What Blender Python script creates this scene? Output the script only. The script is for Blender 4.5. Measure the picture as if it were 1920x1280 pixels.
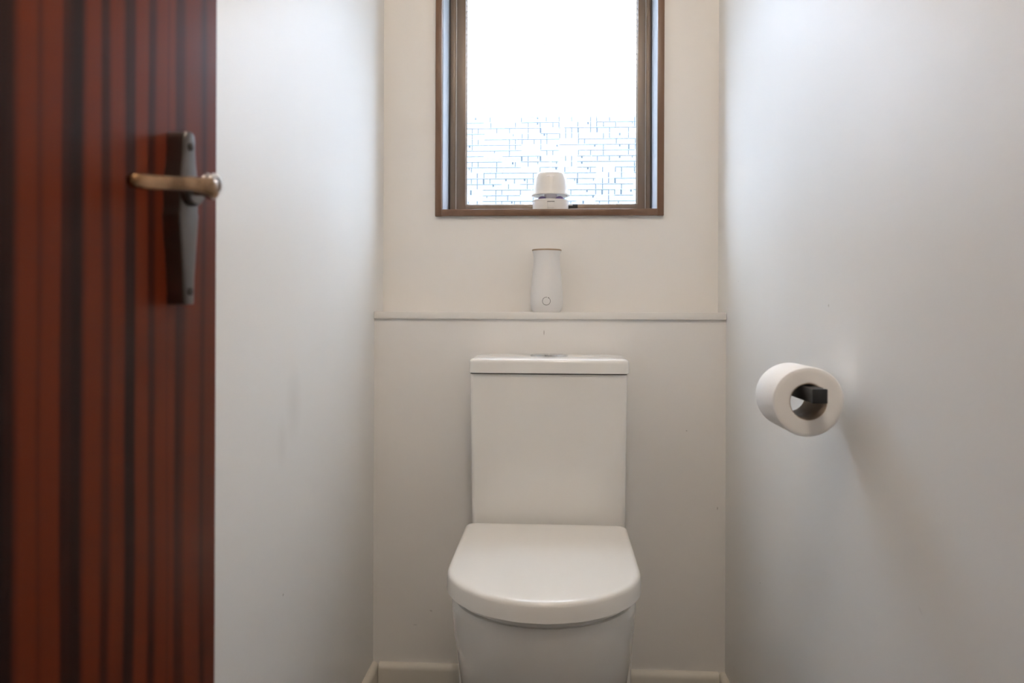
import bpy, bmesh, math, random
from mathutils import Vector, Matrix
random.seed(4)
for o in list(bpy.data.objects): bpy.data.objects.remove(o)
S = bpy.context.scene
COL = S.collection

# ------------------------------------------------------------------ camera, world, light, exposure
cd = bpy.data.cameras.new('camera')
cam = bpy.data.objects.new('camera', cd); COL.objects.link(cam)
YAW = math.atan(86/1450)
cam.matrix_world = (Matrix.Translation((0, 0, .97)) @ Matrix.Rotation(YAW, 4, 'Z')
                    @ Matrix.Rotation(math.pi/2, 4, 'X') @ Matrix.Rotation(.0036, 4, 'Z'))
cd.sensor_width = 36; cd.lens = 36*1450/1920
cd.shift_y = -60/1920
cd.clip_start = .01
cd.dof.use_dof = True; cd.dof.focus_distance = 1.75; cd.dof.aperture_fstop = 4.8
S.camera = cam

w = bpy.data.worlds.new('overcast_sky'); S.world = w; w.use_nodes = True
nt = w.node_tree; nt.nodes.clear()
wo = nt.nodes.new('ShaderNodeOutputWorld'); bg = nt.nodes.new('ShaderNodeBackground')
tc = nt.nodes.new('ShaderNodeTexCoord'); sp = nt.nodes.new('ShaderNodeSeparateXYZ')
cr = nt.nodes.new('ShaderNodeValToRGB')
cr.color_ramp.elements[0].position = 0.0; cr.color_ramp.elements[0].color = (.60, .73, .94, 1)
cr.color_ramp.elements[1].position = .6; cr.color_ramp.elements[1].color = (.80, .89, 1.0, 1)
nt.links.new(tc.outputs['Generated'], sp.inputs[0]); nt.links.new(sp.outputs['Z'], cr.inputs[0])
nt.links.new(cr.outputs[0], bg.inputs[0]); nt.links.new(bg.outputs[0], wo.inputs[0])
SKY = 13.6
bg.inputs[1].default_value = SKY

def light(name, kind, loc, energy, color, **k):
    d = bpy.data.lights.new(name, kind); d.energy = energy; d.color = color
    for a, b in k.items(): setattr(d, a, b)
    o = bpy.data.objects.new(name, d); COL.objects.link(o); o.location = loc
    return o
lp = light('window_sky_portal', 'AREA', (-.022, 2.26, 1.59), 1, (1, 1, 1), shape='RECTANGLE', size=.60, size_y=.76)
lp.rotation_euler = (-math.pi/2, 0, 0); lp.data.cycles.is_portal = True
light('room_bulb', 'POINT', (.03, .42, 2.33), 11.5, (1.0, .865, .74), shadow_soft_size=.045)
light('hall_bulb', 'POINT', (.1, -.75, 2.3), 2.5, (1.0, .86, .70), shadow_soft_size=.08)

vs = S.view_settings
S.display_settings.display_device = 'sRGB'
vs.view_transform = 'Standard'; vs.look = 'None'; vs.gamma = 1; vs.use_curve_mapping = False
vs.exposure = 0.33
S.cycles.sample_clamp_indirect = 40
S.cycles.max_bounces = 16; S.cycles.diffuse_bounces = 8; S.cycles.transparent_max_bounces = 16

# ------------------------------------------------------------------ helpers
def link(name, me, m, parent=None, kind=None):
    o = bpy.data.objects.new(name, me); COL.objects.link(o)
    for x in (m if isinstance(m, (list, tuple)) else [m]): me.materials.append(x)
    if parent: o.parent = parent
    if kind: o['kind'] = kind
    return o
def obj(name, bm, m, parent=None, kind=None, smooth=True, angle=35):
    me = bpy.data.meshes.new(name)
    bmesh.ops.recalc_face_normals(bm, faces=bm.faces)
    if smooth:
        for f in bm.faces: f.smooth = True
        for e in bm.edges:
            if len(e.link_faces) == 2 and e.calc_face_angle(0) > math.radians(angle): e.smooth = False
    bm.to_mesh(me); bm.free()
    return link(name, me, m, parent, kind)
def box(bm, x0, x1, y0, y1, z0, z1, bevel=0, seg=2):
    r = bmesh.ops.create_cube(bm, size=1)
    for v in r['verts']:
        v.co = Vector(((x0+x1)/2+v.co.x*(x1-x0), (y0+y1)/2+v.co.y*(y1-y0), (z0+z1)/2+v.co.z*(z1-z0)))
    if bevel:
        es = list({e for v in r['verts'] for e in v.link_edges})
        bmesh.ops.bevel(bm, geom=es, offset=bevel, segments=seg, profile=.5, affect='EDGES')
    return bm
def B(*a, **k): return box(bmesh.new(), *a, **k)
def lathe(bm, prof, c=(0, 0, 0), n=48, close=False):
    rings = []
    for r, z in prof:
        if r < 1e-6: rings.append([bm.verts.new((c[0], c[1], c[2]+z))])
        else: rings.append([bm.verts.new((c[0]+r*math.cos(2*math.pi*i/n), c[1]+r*math.sin(2*math.pi*i/n), c[2]+z)) for i in range(n)])
    pairs = list(zip(rings, rings[1:]))
    if close: pairs.append((rings[-1], rings[0]))
    for a, b in pairs:
        for i in range(n):
            j = (i+1) % n
            if len(a) == 1 and len(b) == 1: continue
            if len(a) == 1: bm.faces.new((a[0], b[i], b[j]))
            elif len(b) == 1: bm.faces.new((a[i], a[j], b[0]))
            else: bm.faces.new((a[i], a[j], b[j], b[i]))
    return bm
def loft(bm, rings, cap=True):
    vr = [[bm.verts.new(p) for p in r] for r in rings]
    for a, b in zip(vr, vr[1:]):
        n = len(a)
        for i in range(n): bm.faces.new((a[i], a[(i+1) % n], b[(i+1) % n], b[i]))
    if cap: bm.faces.new(vr[0][::-1]); bm.faces.new(vr[-1])
    return bm
def sweep(bm, pts, secs):
    """tube along pts; secs: per point (half width, half height) of a superellipse section"""
    rings = []
    for i, p in enumerate(pts):
        p = Vector(p)
        t = (Vector(pts[min(i+1, len(pts)-1)])-Vector(pts[max(i-1, 0)])).normalized()
        side = t.cross(Vector((0, 0, 1))).normalized(); up = side.cross(t).normalized()
        a, b = secs[i]; ring = []
        for k in range(20):
            th = 2*math.pi*k/20; cs, sn = math.cos(th), math.sin(th)
            e = .75
            ring.append(p+side*a*math.copysign(abs(cs)**e, cs)+up*b*math.copysign(abs(sn)**e, sn))
        rings.append(ring)
    return loft(bm, rings)
def thing(name, label, cat, loc=(0, 0, 0), group=None):
    o = bpy.data.objects.new(name, None); COL.objects.link(o); o.location = loc
    o.empty_display_size = .05
    o['label'] = label; o['category'] = cat
    if group: o['group'] = group
    return o
def struct(name, bm, m, parent=None, label=None, **k):
    o = obj(name, bm, m, parent, 'structure' if parent is None else None, **k)
    if label: o['label'] = label
    return o

# ------------------------------------------------------------------ materials
def mat(name, base, rough=.5, metal=0, spec=.5, coat=0, coat_rough=.1):
    m = bpy.data.materials.new(name); m.use_nodes = True
    p = m.node_tree.nodes['Principled BSDF']
    p.inputs['Base Color'].default_value = (*base, 1); p.inputs['Roughness'].default_value = rough
    p.inputs['Metallic'].default_value = metal; p.inputs['Specular IOR Level'].default_value = spec
    p.inputs['Coat Weight'].default_value = coat; p.inputs['Coat Roughness'].default_value = coat_rough
    return m
def N(m, t, **k):
    n = m.node_tree.nodes.new(t)
    for a, b in k.items(): setattr(n, a, b)
    return n
def L(m, a, b): m.node_tree.links.new(a, b)
def bump(m, scale=(1, 1, 1), nscale=60, detail=3, strength=.1, dist=.002, rough_var=0):
    p = m.node_tree.nodes['Principled BSDF']
    tc = N(m, 'ShaderNodeTexCoord'); mp = N(m, 'ShaderNodeMapping'); mp.inputs['Scale'].default_value = scale
    no = N(m, 'ShaderNodeTexNoise'); no.inputs['Scale'].default_value = nscale; no.inputs['Detail'].default_value = detail
    bu = N(m, 'ShaderNodeBump'); bu.inputs['Strength'].default_value = strength; bu.inputs['Distance'].default_value = dist
    L(m, tc.outputs['Object'], mp.inputs[0]); L(m, mp.outputs[0], no.inputs[0]); L(m, no.outputs[0], bu.inputs['Height'])
    L(m, bu.outputs[0], p.inputs['Normal'])
    return bu, tc
def colvar(m, base, base2, scale=3, detail=4, mapscale=(1, 1, 1), lo=.35, hi=.65):
    p = m.node_tree.nodes['Principled BSDF']
    tc = N(m, 'ShaderNodeTexCoord'); mp = N(m, 'ShaderNodeMapping'); mp.inputs['Scale'].default_value = mapscale
    no = N(m, 'ShaderNodeTexNoise'); no.inputs['Scale'].default_value = scale; no.inputs['Detail'].default_value = detail
    r = N(m, 'ShaderNodeValToRGB'); r.color_ramp.elements[0].position = lo; r.color_ramp.elements[1].position = hi
    r.color_ramp.elements[0].color = (*base, 1); r.color_ramp.elements[1].color = (*base2, 1)
    L(m, tc.outputs['Object'], mp.inputs[0]); L(m, mp.outputs[0], no.inputs[0]); L(m, no.outputs[0], r.inputs[0])
    L(m, r.outputs[0], p.inputs['Base Color'])
    return r

def wall_paint(name, base, rough, marks=()):
    """satin paint with roller texture, faint patchiness and small dark specks / scuffs at given places"""
    m = mat(name, base, rough, spec=.5)
    p = m.node_tree.nodes['Principled BSDF']
    r = colvar(m, tuple(c*.975 for c in base), base, 2.2, 3, (1, 1, .6))
    tc = N(m, 'ShaderNodeTexCoord')
    n1 = N(m, 'ShaderNodeTexNoise'); n1.inputs['Scale'].default_value = 220; n1.inputs['Detail'].default_value = 2
    n2 = N(m, 'ShaderNodeTexNoise'); n2.inputs['Scale'].default_value = 9; n2.inputs['Detail'].default_value = 2
    mp = N(m, 'ShaderNodeMapping'); mp.inputs['Scale'].default_value = (1, 1, .3)
    b1 = N(m, 'ShaderNodeBump'); b1.inputs['Strength'].default_value = .16; b1.inputs['Distance'].default_value = .0006
    b2 = N(m, 'ShaderNodeBump'); b2.inputs['Strength'].default_value = .22; b2.inputs['Distance'].default_value = .004
    L(m, tc.outputs['Object'], n1.inputs[0]); L(m, tc.outputs['Object'], mp.inputs[0]); L(m, mp.outputs[0], n2.inputs[0])
    L(m, n1.outputs[0], b1.inputs['Height']); L(m, n2.outputs[0], b2.inputs['Height'])
    L(m, b2.outputs[0], b1.inputs['Normal']); L(m, b1.outputs[0], p.inputs['Normal'])
    # specks of dirt
    vo = N(m, 'ShaderNodeTexVoronoi'); vo.inputs['Scale'].default_value = 7
    n3 = N(m, 'ShaderNodeTexNoise'); n3.inputs['Scale'].default_value = 130
    ad = N(m, 'ShaderNodeMath', operation='MULTIPLY_ADD'); ad.inputs[1].default_value = .02
    L(m, tc.outputs['Object'], vo.inputs['Vector']); L(m, tc.outputs['Object'], n3.inputs[0])
    L(m, n3.outputs[0], ad.inputs[0]); L(m, vo.outputs['Distance'], ad.inputs[2])
    lt = N(m, 'ShaderNodeMapRange'); lt.inputs[1].default_value = .022; lt.inputs[2].default_value = .030
    lt.inputs[3].default_value = .45; lt.inputs[4].default_value = 0
    L(m, ad.outputs[0], lt.inputs[0])
    fac = lt.outputs[0]
    for (c, half, rot, dark) in marks:      # elongated scuffs: centre, half sizes, rotation, strength
        mm = N(m, 'ShaderNodeMapping', vector_type='TEXTURE')
        mm.inputs['Location'].default_value = c; mm.inputs['Rotation'].default_value = rot; mm.inputs['Scale'].default_value = half
        ln = N(m, 'ShaderNodeVectorMath', operation='LENGTH')
        mr = N(m, 'ShaderNodeMapRange'); mr.inputs[1].default_value = .15 if dark < .15 else .5; mr.inputs[2].default_value = 1.05
        mr.inputs[3].default_value = dark; mr.inputs[4].default_value = 0
        mx = N(m, 'ShaderNodeMath', operation='MAXIMUM')
        L(m, tc.outputs['Object'], mm.inputs[0]); L(m, mm.outputs[0], ln.inputs[0]); L(m, ln.outputs['Value'], mr.inputs[0])
        L(m, mr.outputs[0], mx.inputs[0]); L(m, fac, mx.inputs[1]); fac = mx.outputs[0]
    mix = N(m, 'ShaderNodeMix', data_type='RGBA')
    L(m, fac, mix.inputs['Factor']); L(m, r.outputs[0], mix.inputs['A']); mix.inputs['B'].default_value = (.16, .12, .09, 1)
    L(m, mix.outputs['Result'], p.inputs['Base Color'])
    return m
XLW = -.475
WC = (.82, .815, .80)
M = {}
M['wall_side'] = wall_paint('satin_wall_paint', WC, .43)
M['wall_left'] = wall_paint('satin_wall_paint_left', WC, .43, [((XLW, 1.37, .80), (.02, .045, .075), (0, 0, 0), .10), ((XLW, 1.31, .74), (.02, .03, .05), (0, 0, 0), .07)])
M['wall_right'] = wall_paint('satin_wall_paint_right', WC, .42, [((.42, .93, .62), (.02, .007, .0012), (math.radians(38), 0, 0), .18)])
M['wall_back'] = wall_paint('back_wall_paint', (.81, .785, .75), .42)
M['wall_low'] = wall_paint('boxed_wall_paint', (.81, .79, .765), .42, [((-.0352, 1.98, .911), (.0016, .02, .0075), (0, 0, 0), .5),
    ((-.324, 1.98, .192), (.004, .02, .0025), (0, .4, 0), .3), ((-.365, 1.98, .155), (.006, .02, .0018), (0, 0, 0), .22),
    ((.404, 1.98, .47), (.0014, .02, .005), (0, 0, 0), .5)])
M['ceiling'] = mat('ceiling_paint', (.80, .79, .77), .8)
M['floor'] = mat('vinyl_floor', (.12, .105, .09), .4); colvar(M['floor'], (.10, .085, .075), (.14, .125, .11), 14, 5)
M['ledge'] = mat('ledge_paint', (.77, .745, .71), .38); bump(M['ledge'], nscale=70, strength=.1, dist=.0008)
M['skirt'] = mat('skirting_paint', (.70, .66, .59), .35); bump(M['skirt'], nscale=90, strength=.15, dist=.0008)
M['trim'] = mat('brown_window_trim', (.165, .088, .050), .38); colvar(M['trim'], (.15, .078, .043), (.185, .102, .060), 20, 3, (1, 1, .1))
M['frame'] = mat('bronze_window_frame', (.21, .155, .112), .42, metal=.25); colvar(M['frame'], (.19, .137, .097), (.235, .178, .132), 26, 3, (1, 1, .12)); bump(M['frame'], nscale=120, strength=.08, dist=.0005)
M['reveal'] = mat('window_reveal_lining', (.42, .44, .48), .32, spec=.4); bump(M['reveal'], (1, 1, 3), 22, 2, .25, .002)
M['seal'] = mat('dark_window_seal', (.012, .010, .014), .5)
M['strip'] = mat('pale_light_gap', (.70, .68, .66), .3)
M['ceramic'] = mat('white_ceramic', (.80, .785, .755), .10, coat=.35, coat_rough=.03); bump(M['ceramic'], nscale=7, detail=1, strength=.05, dist=.002)
M['seatp'] = mat('white_toilet_seat_plastic', (.82, .80, .765), .20)
M['chrome'] = mat('chrome', (.70, .71, .72), .12, metal=1)
M['gap'] = mat('dark_joint', (.05, .045, .04), .8)
M['paper'] = mat('toilet_paper', (.88, .87, .86), .95, spec=.1)
M['papere'] = mat('toilet_paper_end', (.90, .88, .85), .95, spec=.1)
M['card'] = mat('cardboard_core', (.42, .33, .25), .85); colvar(M['card'], (.38, .30, .23), (.46, .38, .30), 40, 3)
M['black'] = mat('matte_black_metal', (.012, .012, .013), .42); bump(M['black'], nscale=300, strength=.08, dist=.0003)
M['plasticw'] = mat('glossy_white_plastic', (.80, .77, .73), .16)
M['plasticm'] = mat('matte_white_plastic', (.76, .75, .74), .45); bump(M['plasticm'], nscale=260, strength=.05, dist=.0003)
M['woodrim'] = mat('light_wood_rim', (.36, .25, .16), .45); colvar(M['woodrim'], (.33, .23, .14), (.42, .31, .20), 30, 4, (1, 1, 6))
M['purple'] = mat('purple_gel', (.30, .22, .44), .25)
M['clearw'] = mat('milky_insert', (.92, .86, .88), .25)
M['ink'] = mat('grey_print', (.05, .05, .05), .5)
M['ink2'] = mat('faint_print', (.88, .86, .88), .3)
M['iron'] = mat('blackened_iron', (.16, .148, .142), .30, metal=.92); bump(M['iron'], nscale=60, strength=.3, dist=.001)
M['bronze'] = mat('worn_bronze', (.33, .21, .13), .24, metal=1); colvar(M['bronze'], (.20, .115, .06), (.46, .28, .16), 45, 4); bump(M['bronze'], nscale=90, strength=.1, dist=.0005)
M['steelr'] = mat('polished_ring_metal', (.75, .72, .70), .15, metal=1)
M['render'] = mat('outside_lawn', (.03, .045, .02), .9); colvar(M['render'], (.02, .035, .015), (.05, .07, .03), 3, 5)
M['fence_backdrop'] = mat('added_fence_grey', (.18, .185, .19), .9); colvar(M['fence_backdrop'], (.105, .107, .111), (.137, .139, .143), 2, 5)

# striped mahogany veneer: vertical ribbon figure (object x runs across the door)
m = mat('ribbon_mahogany_veneer', (.1, .03, .015), .42, spec=.15)
p = m.node_tree.nodes['Principled BSDF']
tc = N(m, 'ShaderNodeTexCoord')
def noise(sc, mpsc, det, rough=.5, dist=0):
    mp = N(m, 'ShaderNodeMapping'); mp.inputs['Scale'].default_value = mpsc
    no = N(m, 'ShaderNodeTexNoise'); no.inputs['Scale'].default_value = sc; no.inputs['Detail'].default_value = det
    no.inputs['Roughness'].default_value = rough; no.inputs['Distortion'].default_value = dist
    L(m, tc.outputs['Object'], mp.inputs[0]); L(m, mp.outputs[0], no.inputs[0]); return no.outputs[0]
FIG = [(.3603, .05), (.3673, .05), (.3772, .75), (.386, .7), (.391, .35), (.3989, .85), (.4075, 1), (.4124, .2), (.4286, .05), (.4375, .8), (.4468, .75), (.4518, .2), (.4574, .2), (.4626, .65),
       (.4732, .6), (.4781, .1), (.4867, .15), (.4911, .7), (.5014, .75), (.506, .2), (.5113, .2), (.5181, .85), (.5264, .75), (.5292, .45), (.5335, .85), (.5407, .15), (.5489, .2), (.5556, .6),
       (.5728, .55), (.5792, .2), (.5857, .55), (.5983, .5)]      # light and dark ribbons of the veneer across the leaf (metres from the hinge), repeated book-matched
sx_ = N(m, 'ShaderNodeSeparateXYZ'); L(m, tc.outputs['Object'], sx_.inputs[0])
wob = noise(1, (14, 1, 2.2), 2)
w1 = N(m, 'ShaderNodeMath', operation='MULTIPLY_ADD'); w1.inputs[1].default_value = .012; L(m, wob, w1.inputs[0]); L(m, sx_.outputs['X'], w1.inputs[2])
w2 = N(m, 'ShaderNodeMath', operation='SUBTRACT'); w2.inputs[1].default_value = .36+.006; L(m, w1.outputs[0], w2.inputs[0])
w3 = N(m, 'ShaderNodeMath', operation='PINGPONG'); w3.inputs[1].default_value = .24; L(m, w2.outputs[0], w3.inputs[0])
w4 = N(m, 'ShaderNodeMath', operation='DIVIDE'); w4.inputs[1].default_value = .24; L(m, w3.outputs[0], w4.inputs[0])
fr = N(m, 'ShaderNodeValToRGB'); el = fr.color_ramp.elements
el[0].position = 0; el[0].color = (.05, .05, .05, 1); el[1].position = 1; el[1].color = (.5, .5, .5, 1)
for x, v in FIG[1:-1]:
    q = el.new((x-.36)/.24); q.color = (v, v, v, 1)
L(m, w4.outputs[0], fr.inputs[0])
fine = noise(1, (420, 3, 1.6), 2)
wide = noise(1, (30, 1, 1.3), 2)
a1 = N(m, 'ShaderNodeMath', operation='MULTIPLY_ADD'); a1.inputs[1].default_value = .22
L(m, fine, a1.inputs[0]); L(m, fr.outputs[0], a1.inputs[2])
a2 = N(m, 'ShaderNodeMath', operation='MULTIPLY_ADD'); a2.inputs[1].default_value = .5
L(m, wide, a2.inputs[0]); L(m, a1.outputs[0], a2.inputs[2])
r = N(m, 'ShaderNodeValToRGB'); e = r.color_ramp.elements
e[0].position = .40; e[0].color = (.018, .0065, .0050, 1)
e[1].position = 1.0; e[1].color = (.150, .025, .0065, 1)
L(m, a2.outputs[0], r.inputs[0]); L(m, r.outputs[0], p.inputs['Base Color'])
bu = N(m, 'ShaderNodeBump'); bu.inputs['Strength'].default_value = .08; bu.inputs['Distance'].default_value = .0004
L(m, fine, bu.inputs['Height']); L(m, bu.outputs[0], p.inputs['Normal'])
M['door'] = m

# patterned window glass: inner moulded face part clear, part refracting; outer faces clear
m = bpy.data.materials.new('obscure_glass_relief'); m.use_nodes = True; n_ = m.node_tree.nodes; n_.clear()
out = n_.new('ShaderNodeOutputMaterial'); mx = n_.new('ShaderNodeMixShader')
tr = n_.new('ShaderNodeBsdfTransparent'); rf = n_.new('ShaderNodeBsdfGlass')
rf.inputs['IOR'].default_value = 1.5; rf.inputs['Roughness'].default_value = .0; rf.inputs['Color'].default_value = (.97, .99, 1, 1)
mx.inputs[0].default_value = .93
L(m, tr.outputs[0], mx.inputs[1]); L(m, rf.outputs[0], mx.inputs[2]); L(m, mx.outputs[0], out.inputs[0])
M['glass'] = m
m2 = m.copy(); m2.name = 'obscure_glass_groove_shade'      # grey tint painted into the grooves for the dark lines of refracted light
for n2 in m2.node_tree.nodes:
    if n2.type == 'BSDF_GLASS': n2.inputs['Color'].default_value = (.22, .28, .33, 1); n2.inputs['Roughness'].default_value = .05
M['glass_groove_shade'] = m2
m = bpy.data.materials.new('glass_outer_face'); m.use_nodes = True; n_ = m.node_tree.nodes; n_.clear()
out = n_.new('ShaderNodeOutputMaterial'); tr = n_.new('ShaderNodeBsdfTransparent'); tr.inputs[0].default_value = (.97, .985, 1, 1)
L(m, tr.outputs[0], out.inputs[0]); M['glass_out'] = m

# ------------------------------------------------------------------ room shell
XL, XR = -.475, .424
YU, YW = 2.08, 1.98          # upper back wall, boxed-out lower wall
CZ = 2.42
struct('floor', B(-1.3, 1.3, -1.6, 2.3, -.08, 0), M['floor'])
struct('ceiling', B(-1.3, 1.3, -1.6, 2.3, CZ, CZ+.08), M['ceiling'])
struct('wall_left', B(XL-.1, XL, .12, 2.28, 0, CZ), M['wall_left'])
struct('wall_right', B(XR, XR+.1, .12, 2.28, 0, CZ), M['wall_right'])
# upper back wall with the window opening (four blocks in one wall)
WX0, WX1, WZ0, WZ1 = -.3125, .2620, 1.2387, 1.94
bm = bmesh.new()
box(bm, XL, WX0-.0015, YU, 2.28, 0, CZ); box(bm, WX1+.0015, XR, YU, 2.28, 0, CZ)
box(bm, WX0-.0015, WX1+.0015, YU, 2.28, 0, WZ0-.002); box(bm, WX0-.0015, WX1+.0015, YU, 2.28, WZ1+.002, CZ)
struct('wall_back', bm, M['wall_back'], smooth=False)
struct('wall_boxed_lower', B(XL, XR, YW, YU, 0, .945), M['wall_low'])
bm = B(XL+.001, XR-.001, 1.972, YU, .9452, .9632, bevel=.0015)
struct('trim_1', bm, M['ledge'], label='narrow white painted ledge on top of the boxed lower wall')
# skirting with a rounded top
def skirting(name, p0, p1, nx, ny, h=.058, t=.016):
    prof = [(0, 0), (t, 0), (t, h-.015)]
    for k in range(1, 7):
        a = math.pi/2*k/6; prof.append((t-.014+.014*math.cos(a), h-.015+.015*math.sin(a)))
    prof.append((0, h))
    bm = bmesh.new(); rings = []
    for p in (p0, p1): rings.append([(p[0]+nx*d, p[1]+ny*d, z) for d, z in prof])
    loft(bm, rings); return struct(name, bm, M['skirt'])
skirting('baseboard_back', (XL+.017, YW, 0), (XR-.017, YW, 0), 0, -1)
skirting('baseboard_left', (XL, .9, 0), (XL, YW-.0005, 0), 1, 0)
skirting('baseboard_right', (XR, .9, 0), (XR, YW-.0005, 0), -1, 0)
# doorway wall and the hall behind the viewer
struct('wall_front_left', B(-1.3, -.4755, .02, .118, 0, CZ), M['wall_side'])
struct('wall_front_right', B(.235, 1.3, .02, .118, 0, CZ), M['wall_side'])
struct('wall_front_top', B(-.4755, .235, .02, .118, 2.03, CZ), M['wall_side'])
struct('wall_hall_left', B(-1.3, -1.2, -1.6, .02, 0, CZ), M['wall_side'])
struct('wall_hall_right', B(1.2, 1.3, -1.6, .02, 0, CZ), M['wall_side'])
struct('wall_hall_back', B(-1.2, 1.2, -1.6, -1.5, 0, CZ), M['wall_side'])

# ------------------------------------------------------------------ window
FY = 2.19                    # front plane of the metal frame
wn = bpy.data.objects.new('window_1', None); COL.objects.link(wn); wn.location = (-.025, 2.12, WZ0); wn['kind'] = 'structure'
wn['label'] = 'brown framed window with patterned obscure glass'
wn['_o'] = 1; del wn['_o']
def wpart(name, bm, m, parent=wn, **k):
    bm.transform(Matrix.Translation(-wn.location)) if parent is wn else None
    o = obj(name, bm, m, parent, **k); return o
T0, T1 = 2.066, 2.0795       # trim boards project from the wall
for nm, a in (('trim_board', (-.3312, -.3141, T0, T1, 1.2205, 1.96)), ('trim_board', (.2618, .2791, T0, T1, 1.2205, 1.96)),
              ('trim_board', (-.3139, .2616, T0+.0003, T1, 1.2212, WZ0)), ('trim_board', (-.3139, .2616, T0, T1, 1.943, 1.96))):
    wpart(nm, B(*a, bevel=.0008), M['trim'])
R0 = T1+.0008
wpart('reveal_lining', B(WX0-.0012, WX0, R0, 2.27, WZ0, WZ1), M['reveal'])['label'] = 'shiny pale left reveal lining'
wpart('reveal_lining', B(WX1, WX1+.0012, R0, 2.27, WZ0, WZ1), M['reveal'])['label'] = 'shiny pale right reveal lining'
wpart('reveal_lining', B(WX0, WX1, R0, 2.27, WZ1, WZ1+.0012), M['reveal'])
wpart('window_sill', B(WX0, WX1, R0, 2.27, WZ0-.0015, WZ0), M['trim'])
# dark seal, then the fixed outer frame
e = .0006
for a in ((WX0+e, WX0+.004, WZ0+e, WZ1-e), (WX1-.004, WX1-e, WZ0+e, WZ1-e)):
    wpart('frame_seal', B(a[0], a[1], FY-.001, FY+.01, a[2], a[3]), M['seal'])
FX0, FX1, FZ0, FZ1 = WX0+.0042, WX1-.0042, WZ0+e, WZ1-e
def ring(x0, x1, z0, z1, wl, wr, wb, wt, y0, y1, bev):
    bm = bmesh.new()
    box(bm, x0, x0+wl, y0, y1, z0, z1, bev); box(bm, x1-wr, x1, y0, y1, z0, z1, bev)
    box(bm, x0+wl-bev, x1-wr+bev, y0+.0004, y1, z0, z0+wb, bev); box(bm, x0+wl-bev, x1-wr+bev, y0+.0004, y1, z1-wt, z1, bev)
    return bm
wpart('outer_frame', ring(FX0, FX1, FZ0, FZ1, .0150, .0120, .006, .015, FY, FY+.05, .0012), M['frame'])
wpart('light_gap_strip', ring(FX0+.0152, FX1-.0122, FZ0+.0062, FZ1-.0152, .0028, .0022, .0015, .002, FY+.004, FY+.02, .0003), M['strip'])  # pale strip standing in for the bright line of light at the gap
SX0, SX1, SZ0, SZ1 = FX0+.0182, FX1-.0146, FZ0+.0079, FZ1-.0174
GX0, GX1, GZ0 = -.2638, .2214, 1.2678
sash = wpart('sash', ring(SX0, SX1, SZ0, SZ1, GX0-SX0, SX1-GX1, GZ0-SZ0, .025, FY+.001, FY+.034, .002), M['frame'])
wpart('glazing_bead', ring(GX0-.004, GX1+.004, GZ0-.004, SZ1-.021, .0065, .0065, .0065, .0065, FY+.010, FY+.020, .0015), M['frame'])
# moulded pane
GZ1 = SZ1-.02
PX, PZ = .0178, .0160       # moulded cells; each bulges towards the room and falls away at its top edge
VS = (0, .012, .25, .5, .66, .76, .86, .93)
def relief(x, row, v):
    u = x/PX+.10*math.sin(row*12.9); col = math.floor(u); fu = u-col
    rnd = math.sin(row*78.233+col*37.719)*43758.5453; rnd -= math.floor(rnd)
    rn2 = math.sin(row*12.9898+col*91.7)*24634.63; rn2 -= math.floor(rn2)
    amp = .00055+.0022*rnd
    h = amp*(1 if v < .62 else max(0, 1-((v-.62)/.38)**(.9+.5*rn2)))
    if v < .005: h = 0
    h *= (1-abs(2*fu-1)**7)
    h += .00022*math.sin(7*fu+6*rn2)*math.sin(6*v+5*rnd)*rnd
    return -h
nx = 230
zs = []
row = math.floor((GZ0-.003)/PZ)
while row*PZ < GZ1+.003:
    for v in VS: zs.append((row, v))
    row += 1
zs = [(r_, v) for r_, v in zs if GZ0-.003 <= (r_+v)*PZ <= GZ1+.004]
nz = len(zs)-1
yg = FY+.0145
vs_, fs, mi = [], [], []
for j in range(nz+1):
    for i in range(nx+1):
        x = GX0-.003+(GX1-GX0+.006)*i/nx; z = (zs[j][0]+zs[j][1])*PZ
        vs_.append((x-wn.location.x, yg+relief(x, *zs[j])-wn.location.y, z-wn.location.z))
for j in range(nz):
    for i in range(nx):
        a = j*(nx+1)+i; fs.append((a, a+1, a+nx+2, a+nx+1))
        ro, v = zs[j]; u = (GX0-.003+(GX1-GX0+.006)*(i+.5)/nx)/PX+.10*math.sin(ro*12.9); c_ = math.floor(u); fu = u-c_
        q1 = math.sin(ro*45.1+c_*17.7)*9137.1; q1 -= math.floor(q1); q2 = math.sin(ro*3.7+(c_//3)*61.3)*7717.3; q2 -= math.floor(q2)
        groove = (v > .85 and q2 < .62) or (v < .005) or (fu < .13 and q1 < .38) or (.55 < fu < .75 and .4 < v < .9 and q1 > .90)
        mi.append(2 if groove else 0)
b = len(vs_)
for (i, j) in ((0, 0), (nx, 0), (nx, nz), (0, nz)):
    v = vs_[j*(nx+1)+i]; vs_.append((v[0], yg+.004-wn.location.y, v[2]))
fs.append((b+3, b+2, b+1, b)); mi.append(1)
me = bpy.data.meshes.new('glass_pane'); me.from_pydata(vs_, [], fs)
o = link('glass_pane', me, [M['glass'], M['glass_out'], M['glass_groove_shade']], wn); me.polygons.foreach_set('material_index', mi)
o['label'] = 'patterned obscure glass pane with small square cells'
# black stay arm lying in front of the bottom rail
st = wpart('window_stay', B(.0125, .0545, 2.1735, 2.1815, 1.2555, 1.2625, bevel=.0012), M['black'])
st['label'] = 'black metal stay arm'
bm = bmesh.new(); box(bm, .040, .0548, 2.1725, 2.1825, 1.2578, 1.2655, bevel=.0012); box(bm, .02, .032, 2.181, 2.1915, 1.2545, 1.2635, bevel=.001)
obj('stay_handle', bm.copy() if False else (bm.transform(Matrix.Translation(-wn.location)) or bm), M['black'], st)
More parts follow.
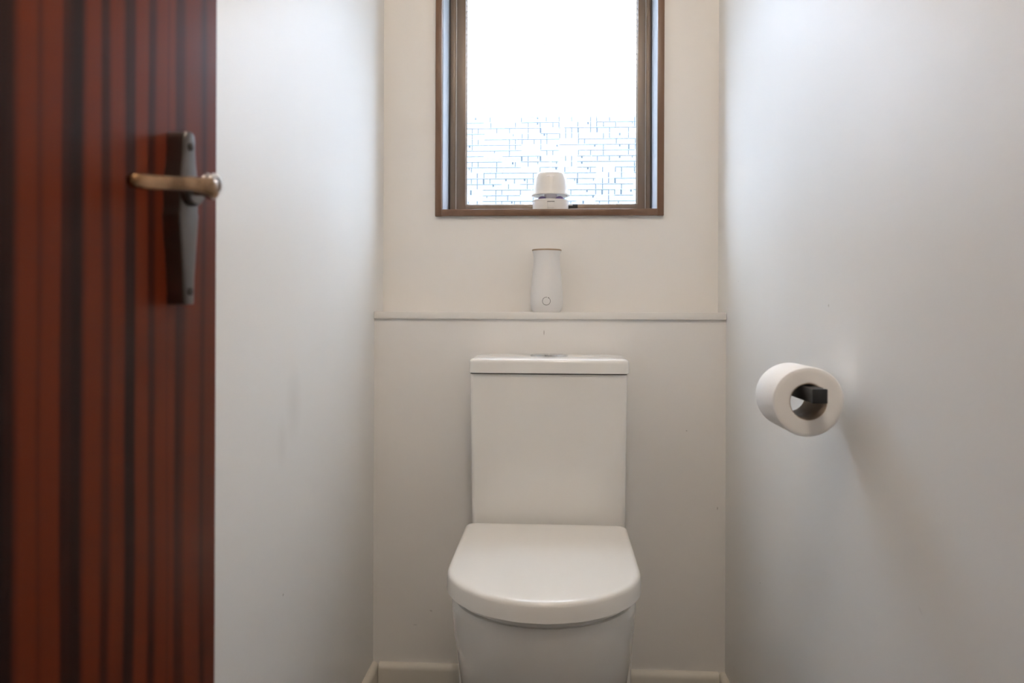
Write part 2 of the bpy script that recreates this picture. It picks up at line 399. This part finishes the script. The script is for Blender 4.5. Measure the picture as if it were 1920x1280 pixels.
# outside
struct('ground_outside', B(-10, 10, 2.6, 14, -.5, -.4), M['render'])
struct('added_fence', B(-8, 8, 9.0, 9.2, -.4, 2.75), M['fence_backdrop'])  # added fence, toned to dim the view behind the lower glass
M['far'] = mat('pale_added_backdrop', (.27, .27, .28), .9)
struct('added_far_backdrop', B(-10, 10, 12.2, 12.4, -.5, 4.0), M['far'])  # added backdrop, softens the tone step seen through the glass
struct('wall_outside_below', B(-8, 8, 2.28, 2.6, -.5, -.4), M['render'])

# ------------------------------------------------------------------ door (open, seen along its face)
TH = .18
door = bpy.data.objects.new('door_1', None); COL.objects.link(door); door['kind'] = 'structure'
door['label'] = 'open dark reddish mahogany veneer door'
u = Vector((math.sin(TH), math.cos(TH), 0))
A = Vector((-.347, .66, 0)); edge = A+u*.078; DW = .600
door.location = edge-u*DW; door.location.z = .008
door.rotation_euler = (0, 0, math.atan2(u.y, u.x))
dz = -.008
pan = obj('door_leaf', B(0, DW, 0, .033, 0, 2.0, bevel=.0012), M['door'], door)
sx = DW-.078+.013           # spindle position along the door
# lock plate outline: half width by height
prof = [(.9735, .0072), (.9745, .0084), (.985, .0086), (1.000, .0096), (1.018, .0118), (1.036, .0142), (1.050, .0158), (1.0535, .0162),
        (1.056, .0150), (1.062, .0150), (1.075, .0152), (1.083, .0146), (1.090, .0132), (1.100, .0112), (1.110, .0100), (1.119, .0098), (1.1245, .0086), (1.1265, .0052)]
def plate(bm, y0, y1, inset):
    pts = [(sx-max(hw*.81-inset, .001), z) for z, hw in prof]+[(sx+max(hw*.81-inset, .001), z) for z, hw in reversed(prof)]
    return [(x, y0, z+dz) for x, z in pts]
bm = bmesh.new(); loft(bm, [plate(bm, 0, 0, 0), plate(bm, -.0155, 0, 0), plate(bm, -.0175, 0, .0006), plate(bm, -.0182, 0, .0020)])
hp = obj('handle_plate', bm, M['iron'], door, angle=50); hp['label'] = 'long blackened iron lock plate, waisted in the middle'
for z in (1.1135, .985):
    bm = bmesh.new(); lathe(bm, [(0, .0000), (.0036, .0000), (.0036, .0012), (.0026, .0018), (0, .0018)], n=20)
    bm.transform(Matrix.Translation((sx, -.0179, z+dz)) @ Matrix.Rotation(math.pi/2, 4, 'X'))
    obj('screw', bm, M['gap'], hp)
bm = bmesh.new(); lathe(bm, [(0, 0), (.0135, 0), (.0135, .004), (.0115, .0075), (0, .0075)], n=32)
bm.transform(Matrix.Translation((sx, -.0177, 1.074+dz)) @ Matrix.Rotation(math.pi/2, 4, 'X')); obj('spindle_boss', bm, M['iron'], hp)
# lever: neck out of the plate, then back towards the hinge side
hz = 1.079+dz
pts = [(sx, -.0240, hz-.002), (sx, -.030, hz-.002), (sx+.0003, -.0355, hz-.003), (sx-.0015, -.0405, hz-.0040), (sx-.006, -.0435, hz-.004), (sx-.013, -.0445, hz-.0035),
       (sx-.024, -.0445, hz-.0040), (sx-.040, -.0440, hz-.0055), (sx-.060, -.0435, hz-.0080), (sx-.078, -.0430, hz-.0105), (sx-.092, -.0428, hz-.0120), (sx-.101, -.0426, hz-.0128), (sx-.1045, -.0425, hz-.0130)]
sec = [(.0072, .0072), (.0068, .0068), (.0072, .0080), (.0070, .0095), (.0064, .0092), (.0056, .0078), (.0050, .0066), (.0048, .0060), (.0050, .0058), (.0052, .0059), (.0052, .0059), (.0046, .0054), (.0026, .0034)]
lever = obj('lever', sweep(bmesh.new(), pts, sec), M['bronze'], door, angle=60); lever['label'] = 'worn bronze lever handle'
for yy, rr in ((-.0375, .0108), (-.0435, .0104)):
    bm = bmesh.new(); lathe(bm, [(rr*.6, -.0026), (rr*.92, -.0022), (rr, 0), (rr*.92, .0022), (rr*.6, .0026)], n=32, close=True)
    bm.transform(Matrix.Translation((sx-.001, yy, hz-.0005)) @ Matrix.Rotation(math.pi/2, 4, 'X')); obj('neck_ring', bm, M['steelr'], lever)
# hinges on the hidden side of the leaf
for z in (.25, 1.75):
    obj('hinge', B(-.004, .004, -.006, .002, z, z+.09, bevel=.001), M['iron'], door)

# ------------------------------------------------------------------ toilet
CX = -.0255
toi = thing('toilet', 'white ceramic toilet with closed lid and square cistern below the window ledge', 'toilet', (CX, 1.65, 0))
def tp(name, bm, m, parent=toi, **k):
    bm.transform(Matrix.Translation(-Vector(toi.location))); return obj(name, bm, m, parent, **k)
def D(w, yc, yf, yr, z, rc=.02, n=40, cx=CX, pw=2.0):
    """D outline: straight sides from yr to yc, super-elliptic nose reaching yf"""
    pts = []
    for k in range(n+1):
        a = math.pi*k/n; c, s = math.cos(a), math.sin(a)
        pts.append((cx+w*math.copysign(abs(c)**(2/pw), c), yc-(yc-yf)*abs(s)**(2/pw), z))
    for k in range(7):      # rear-left corner
        a = math.pi+math.pi/2*0; t = math.pi/2*k/6
        pts.append((cx-w+rc-rc*math.cos(t), yr-rc+rc*math.sin(t), z))
    for k in range(7):
        t = math.pi/2*(1-k/6)
        pts.append((cx+w-rc+rc*math.cos(t), yr-rc+rc*math.sin(t), z))
    return pts
# bowl: front part tapering down, and a full-width rear skirt
bm = bmesh.new()
rings = []
for z, wd, yf, pw in ((0, .128, 1.485, 2.2), (.02, .130, 1.478, 2.2), (.12, .142, 1.435, 2.15), (.22, .157, 1.378, 2.1), (.30, .167, 1.338, 2.05), (.37, .1735, 1.316, 2.05),
                      (.41, .1755, 1.309, 2.05), (.422, .1752, 1.3095, 2.05), (.4275, .172, 1.313, 2.05), (.429, .166, 1.320, 2.05)):
    rings.append(D(wd, 1.49+.06*(1-z/.43), yf, 1.72, z, .012, pw=pw))
loft(bm, rings)
rk = []
for z, wd, ins in ((0, .1775, 0), (.02, .1775, 0), (.38, .1782, 0), (.4195, .1782, 0), (.4265, .1765, .002), (.4285, .171, .007)):
    x0, x1, y0, y1 = CX-wd, CX+wd, 1.575+ins, 1.972
    rc = .022; ring_ = []
    for (cx_, cy_, a0) in ((x1-rc, y1-rc*.3, 0), (x0+rc, y1-rc*.3, 90), (x0+rc, y0+rc, 180), (x1-rc, y0+rc, 270)):
        for k in range(6):
            a = math.radians(a0+90*k/5); ry = rc*.3 if a0 < 180 else rc
            ring_.append((cx_+rc*math.cos(a), cy_+ry*math.sin(a), z))
    rk.append(ring_)
loft(bm, rk)
tp('bowl', bm, M['ceramic'])
# seat ring (mostly under the lid)
bm = bmesh.new()
loft(bm, [D(.166, 1.487, 1.316, 1.752, .4285, .02), D(.168, 1.487, 1.314, 1.755, .4305, .02), D(.168, 1.487, 1.314, 1.755, .4425, .02), D(.166, 1.487, 1.316, 1.752, .4445, .02)])
tp('seat', bm, M['seatp'])
# lid: wraps over, vertical rim with soft top edge
bm = bmesh.new(); rr = []
for z, ins in ((.4445, .004), (.4445, 0), (.4455, -.0016), (.460, -.0008), (.4715, .0), (.4755, .0012), (.4784, .0042), (.4798, .0085), (.4803, .0135), (.4806, .030), (.4809, .09)):
    rr.append(D(.1830-ins, 1.482, 1.2925+ins, 1.7765-ins, z, max(.021-ins*.3, .01)))
loft(bm, rr)
tp('lid', bm, M['seatp'], angle=50)
for sxx in (-.075, .075):
    tp('hinge', B(CX+sxx-.014, CX+sxx+.014, 1.757, 1.789, .4290, .462, bevel=.004), M['chrome'])
# cistern
def rbox(bm, secs, rc=.014, ryr=.006, n=6):
    rings = []
    for x0, x1, y0, y1, z in secs:
        ring_ = []
        for (cx_, cy_, a0, ry) in ((x1-rc, y1-ryr, 0, ryr), (x0+rc, y1-ryr, 90, ryr), (x0+rc, y0+rc, 180, rc), (x1-rc, y0+rc, 270, rc)):
            for k in range(n):
                a = math.radians(a0+90*k/(n-1)); ring_.append((cx_+rc*math.cos(a), cy_+ry*math.sin(a), z))
        rings.append(ring_)
    return loft(bm, rings)
cis = tp('cistern', rbox(bmesh.new(), [(-.1985, .1578, 1.800, 1.968, .4285), (-.1990, .1580, 1.798, 1.968, .47), (-.2050, .1615, 1.794, 1.968, .80), (-.2052, .1617, 1.794, 1.968, .8195)], rc=.012), M['ceramic'])
def cp(name, bm, m): bm.transform(Matrix.Translation(-Vector(toi.location))); return obj(name, bm, m, cis)
cp('lid_joint', rbox(bmesh.new(), [(-.2035, .1600, 1.7965, 1.966, .8193), (-.2035, .1600, 1.7965, 1.966, .8232)]), M['gap'])
x0, x1, y0, y1 = -.2068, .1652, 1.786, 1.971
sec_ = [(x0+.001, x1-.001, y0+.001, y1, .8222), (x0, x1, y0, y1, .8235)]
sec_ += [(x0+.0004, x1-.0004, y0+.0006, y1, .845)]
for k in range(1, 7):
    a = math.pi/2*k/6; d = .009*(1-math.cos(a)); h = .009*math.sin(a)
    sec_.append((x0+.0004+d, x1-.0004-d, y0+.0006+d, y1-d*.4, .8468+h))
sec_.append((x0+.03, x1-.03, y0+.03, y1-.012, .8572))
sec_.append((x0+.08, x1-.08, y0+.07, y1-.05, .8582))
cl = cp('cistern_lid', rbox(bmesh.new(), sec_, rc=.016), M['ceramic'])
# oval dual flush button
bm = bmesh.new(); rings = []
def oval(s, z, a=.0455, b_=.031): return [(CX+.0045+a*s*math.cos(2*math.pi*k/48), 1.882+b_*s*math.sin(2*math.pi*k/48), z) for k in range(48)]
loft(bm, [oval(1, .8575), oval(1, .8602), oval(.985, .8608)])
bt = cp('flush_button_surround', bm, M['chrome'])
for s in (-1, 1):
    bm = bmesh.new(); pts = []
    for zz, k_ in ((.8604, .93), (.8617, .93), (.8621, .90)):
        pts.append([(CX+.0045+s*.0012+s*abs(.0455*k_*math.sin(math.pi*t/24)), 1.882+.031*k_*math.cos(math.pi*t/24), zz) for t in range(25)])
    loft(bm, pts); o = cp('flush_button', bm, M['chrome'])

# ------------------------------------------------------------------ diffuser on the ledge
df = thing('aroma_diffuser', 'white vase-shaped aroma diffuser with a light wood rim standing on the ledge', 'diffuser', (-.0295, 2.0235, .9632))
body = lathe(bmesh.new(), [(0, 0), (.0335, 0), (.0352, .0006), (.0378, .005), (.0402, .0115), (.0418, .0185), (.0424, .027), (.0423, .037), (.0414, .053), (.0396, .073),
                           (.0377, .092), (.0359, .110), (.0345, .124), (.0339, .134), (.0342, .143), (.0353, .151), (.0371, .1572), (.0377, .1598), (.0345, .1598), (.0330, .150), (0, .148)], n=64)
obj('body', body, M['plasticm'], df)
obj('rim', lathe(bmesh.new(), [(.0340, .1596), (.0379, .1596), (.0384, .1608), (.0384, .1628), (.0376, .1636), (.0345, .1632), (.0338, .1615)], n=64, close=True), M['woodrim'], df)
# round touch mark printed on the front
def surf(dx, z):
    r = .0424 if z < .04 else .0423
    return Vector((dx, -math.sqrt(max(r*r-dx*dx, 0))-.0004, z))
bm = bmesh.new(); rings = []
for k in range(61):
    a = math.radians(62-344*k/60)
    ring_ = []
    for rr_ in (.0096, .0106): 
        ring_.append(surf(rr_*math.cos(a), .0285+rr_*math.sin(a)))
    rings.append(ring_)
for a_, b_ in zip(rings, rings[1:]):
    q = [bm.verts.new(v) for v in (a_[0], a_[1], b_[1], b_[0])]; bm.faces.new(q)
mark = obj('touch_mark', bm, M['ink'], df, smooth=False); mark['label'] = 'thin dark printed circle with a dot'
bm = bmesh.new(); lathe(bm, [(0, 0), (.0013, 0), (.0013, .0004), (0, .0005)], n=16)
c = surf(.0055, .0285+.0088)
bm.transform(Matrix.Translation(c) @ Matrix.Rotation(math.pi/2, 4, 'X')); obj('mark_dot', bm, M['ink'], mark)

# ------------------------------------------------------------------ air freshener on the window sill
af = thing('air_freshener', 'white domed gel air freshener, slightly raised, on the window sill', 'air freshener', (-.0213, 2.1285, WZ0))
obj('base', lathe(bmesh.new(), [(0, 0), (.0484, 0), (.0488, .002), (.0495, .026), (.0505, .0265), (.0505, .0298), (.0485, .0302), (.0465, .0285), (0, .0280)], n=56), M['plasticw'], af)
bm = bmesh.new(); box(bm, -.0085, .0115, -.0503, -.046, .004, .0235, bevel=.0018); obj('thumb_tab', bm, M['plasticw'], af)
bm = bmesh.new(); box(bm, -.0085, .0115, -.0512, -.048, .0210, .0225, bevel=.0004); obj('tab_slot', bm, M['gap'], af)
obj('inner_column', lathe(bmesh.new(), [(0, .027), (.018, .027), (.018, .047), (0, .047)], n=32), M['clearw'], af)
for s in (-1, 1):
    bm = bmesh.new(); bmesh.ops.create_uvsphere(bm, u_segments=24, v_segments=12, radius=1)
    bm.transform(Matrix.Translation((s*.0235+.001, -.016, .0300)) @ Matrix.Diagonal((.0125, .012, .0105, 1)))
    obj('gel', bm, M['purple'], af)
cap = lathe(bmesh.new(), [(0, .1060), (.026, .1058), (.0360, .1050), (.0400, .1030), (.0422, .0985), (.0438, .0900), (.0456, .0750), (.0469, .0600), (.0476, .0490), (.0480, .0472), (.0522, .0466), (.0527, .0448), (.0522, .0428), (.0506, .0424),
                          (.0462, .0430), (.0440, .064), (.0405, .092), (0, .1010)], n=64)
cp_ = obj('cap', cap, M['plasticw'], af)
bm = bmesh.new()
for k in range(5):
    x = -.0100+k*.0040; box(bm, x, x+.0028, -.0445, -.0410, .0895, .0925, bevel=.0003)
obj('embossed_mark', bm, M['ink2'], cp_)['label'] = 'faint raised lettering, unreadable'

# ------------------------------------------------------------------ toilet paper holder and roll
hl = thing('toilet_paper_holder', 'matte black square-bar toilet paper holder on the right wall', 'paper holder', (XR, 1.231, .846))
def hp_(name, bm, m): bm.transform(Matrix.Translation(-Vector(hl.location))); return obj(name, bm, m, hl)
hp_('wall_plate', B(XR-.0065, XR-.0004, 1.206, 1.256, .826, .8665, bevel=.001), M['black'])
bx0, bx1, bz0, bz1 = .3465, .3672, .8436, .8630
hp_('arm', B(bx0+.001, XR-.006, 1.2255, 1.2465, bz0, bz1, bevel=.0008), M['black'])
hp_('bar', B(bx0, bx1, 1.076, 1.247, bz0-.0003, bz1, bevel=.0008), M['black'])
rl = thing('toilet_paper_roll', 'white toilet paper roll hanging on the black bar', 'toilet paper', (.3555, 1.12, .8404))
RO, RI, LN = .0500, .0262, .097
bm = bmesh.new(); n = 96; rg = []
def rad(a): return RO*(1+.010*math.sin(2*a+.9)+.006*math.sin(3*a))
steps = [(RI, .0), (None, .0)]
def rr_(f, y): return [(math.cos(2*math.pi*k/n)*f(2*math.pi*k/n), y, math.sin(2*math.pi*k/n)*f(2*math.pi*k/n)) for k in range(n)]
secs = [(lambda a: RI, .001), (lambda a: RI+.0012, 0), (lambda a: rad(a)*.80+RI*.10, -.0002), (lambda a: rad(a)-.0035, 0), (lambda a: rad(a)-.001, .001), (lambda a: rad(a), .0035),
        (lambda a: rad(a), LN-.0035), (lambda a: rad(a)-.001, LN-.001), (lambda a: rad(a)-.0035, LN), (lambda a: RI, LN), ]
V = [[bm.verts.new(p_) for p_ in rr_(f, y)] for f, y in secs]
for i in range(len(V)):
    a_, b_ = V[i], V[(i+1) % len(V)]
    for k in range(n):
        f = bm.faces.new((a_[k], a_[(k+1) % n], b_[(k+1) % n], b_[k])); f.material_index = 1 if i < 3 or i == 8 else 0
pr = obj('paper', bm, [M['paper'], M['papere']], rl)
# paper relief: rings of wound layers on the end, fine emboss on the side
for key, sc in (('paper', (60, 400, 60)), ('papere', (1, 1, 1))):
    m = M[key]; p = m.node_tree.nodes['Principled BSDF']; tc = N(m, 'ShaderNodeTexCoord')
    if key == 'paper':
        wv = N(m, 'ShaderNodeTexVoronoi'); wv.inputs['Scale'].default_value = 420; src = wv.outputs['Distance']
        L(m, tc.outputs['Object'], wv.inputs['Vector']); stn = .25
    else:
        mpn = N(m, 'ShaderNodeMapping'); mpn.inputs['Scale'].default_value = (1, 0, 1)
        ln = N(m, 'ShaderNodeVectorMath', operation='LENGTH'); mu = N(m, 'ShaderNodeMath', operation='MULTIPLY'); mu.inputs[1].default_value = 3400
        no = N(m, 'ShaderNodeTexNoise', noise_dimensions='1D'); no.inputs['Scale'].default_value = .5; no.inputs['Detail'].default_value = 1
        L(m, tc.outputs['Object'], mpn.inputs[0]); L(m, mpn.outputs[0], ln.inputs[0]); L(m, ln.outputs['Value'], mu.inputs[0]); L(m, mu.outputs[0], no.inputs['W'])
        src = no.outputs[0]; stn = .3
    bu = N(m, 'ShaderNodeBump'); bu.inputs['Strength'].default_value = stn; bu.inputs['Distance'].default_value = .0006
    L(m, src, bu.inputs['Height']); L(m, bu.outputs[0], p.inputs['Normal'])
bm = bmesh.new()
V = [[bm.verts.new(p_) for p_ in rr_(lambda a, q=q: q, y)] for q, y in ((.0254, .0006), (.0261, .0006), (.0261, LN-.0006), (.0254, LN-.0006))]
for i in range(4):
    for k in range(n): bm.faces.new((V[i][k], V[i][(k+1) % n], V[(i+1) % 4][(k+1) % n], V[(i+1) % 4][k]))
obj('cardboard_core', bm, M['card'], rl)
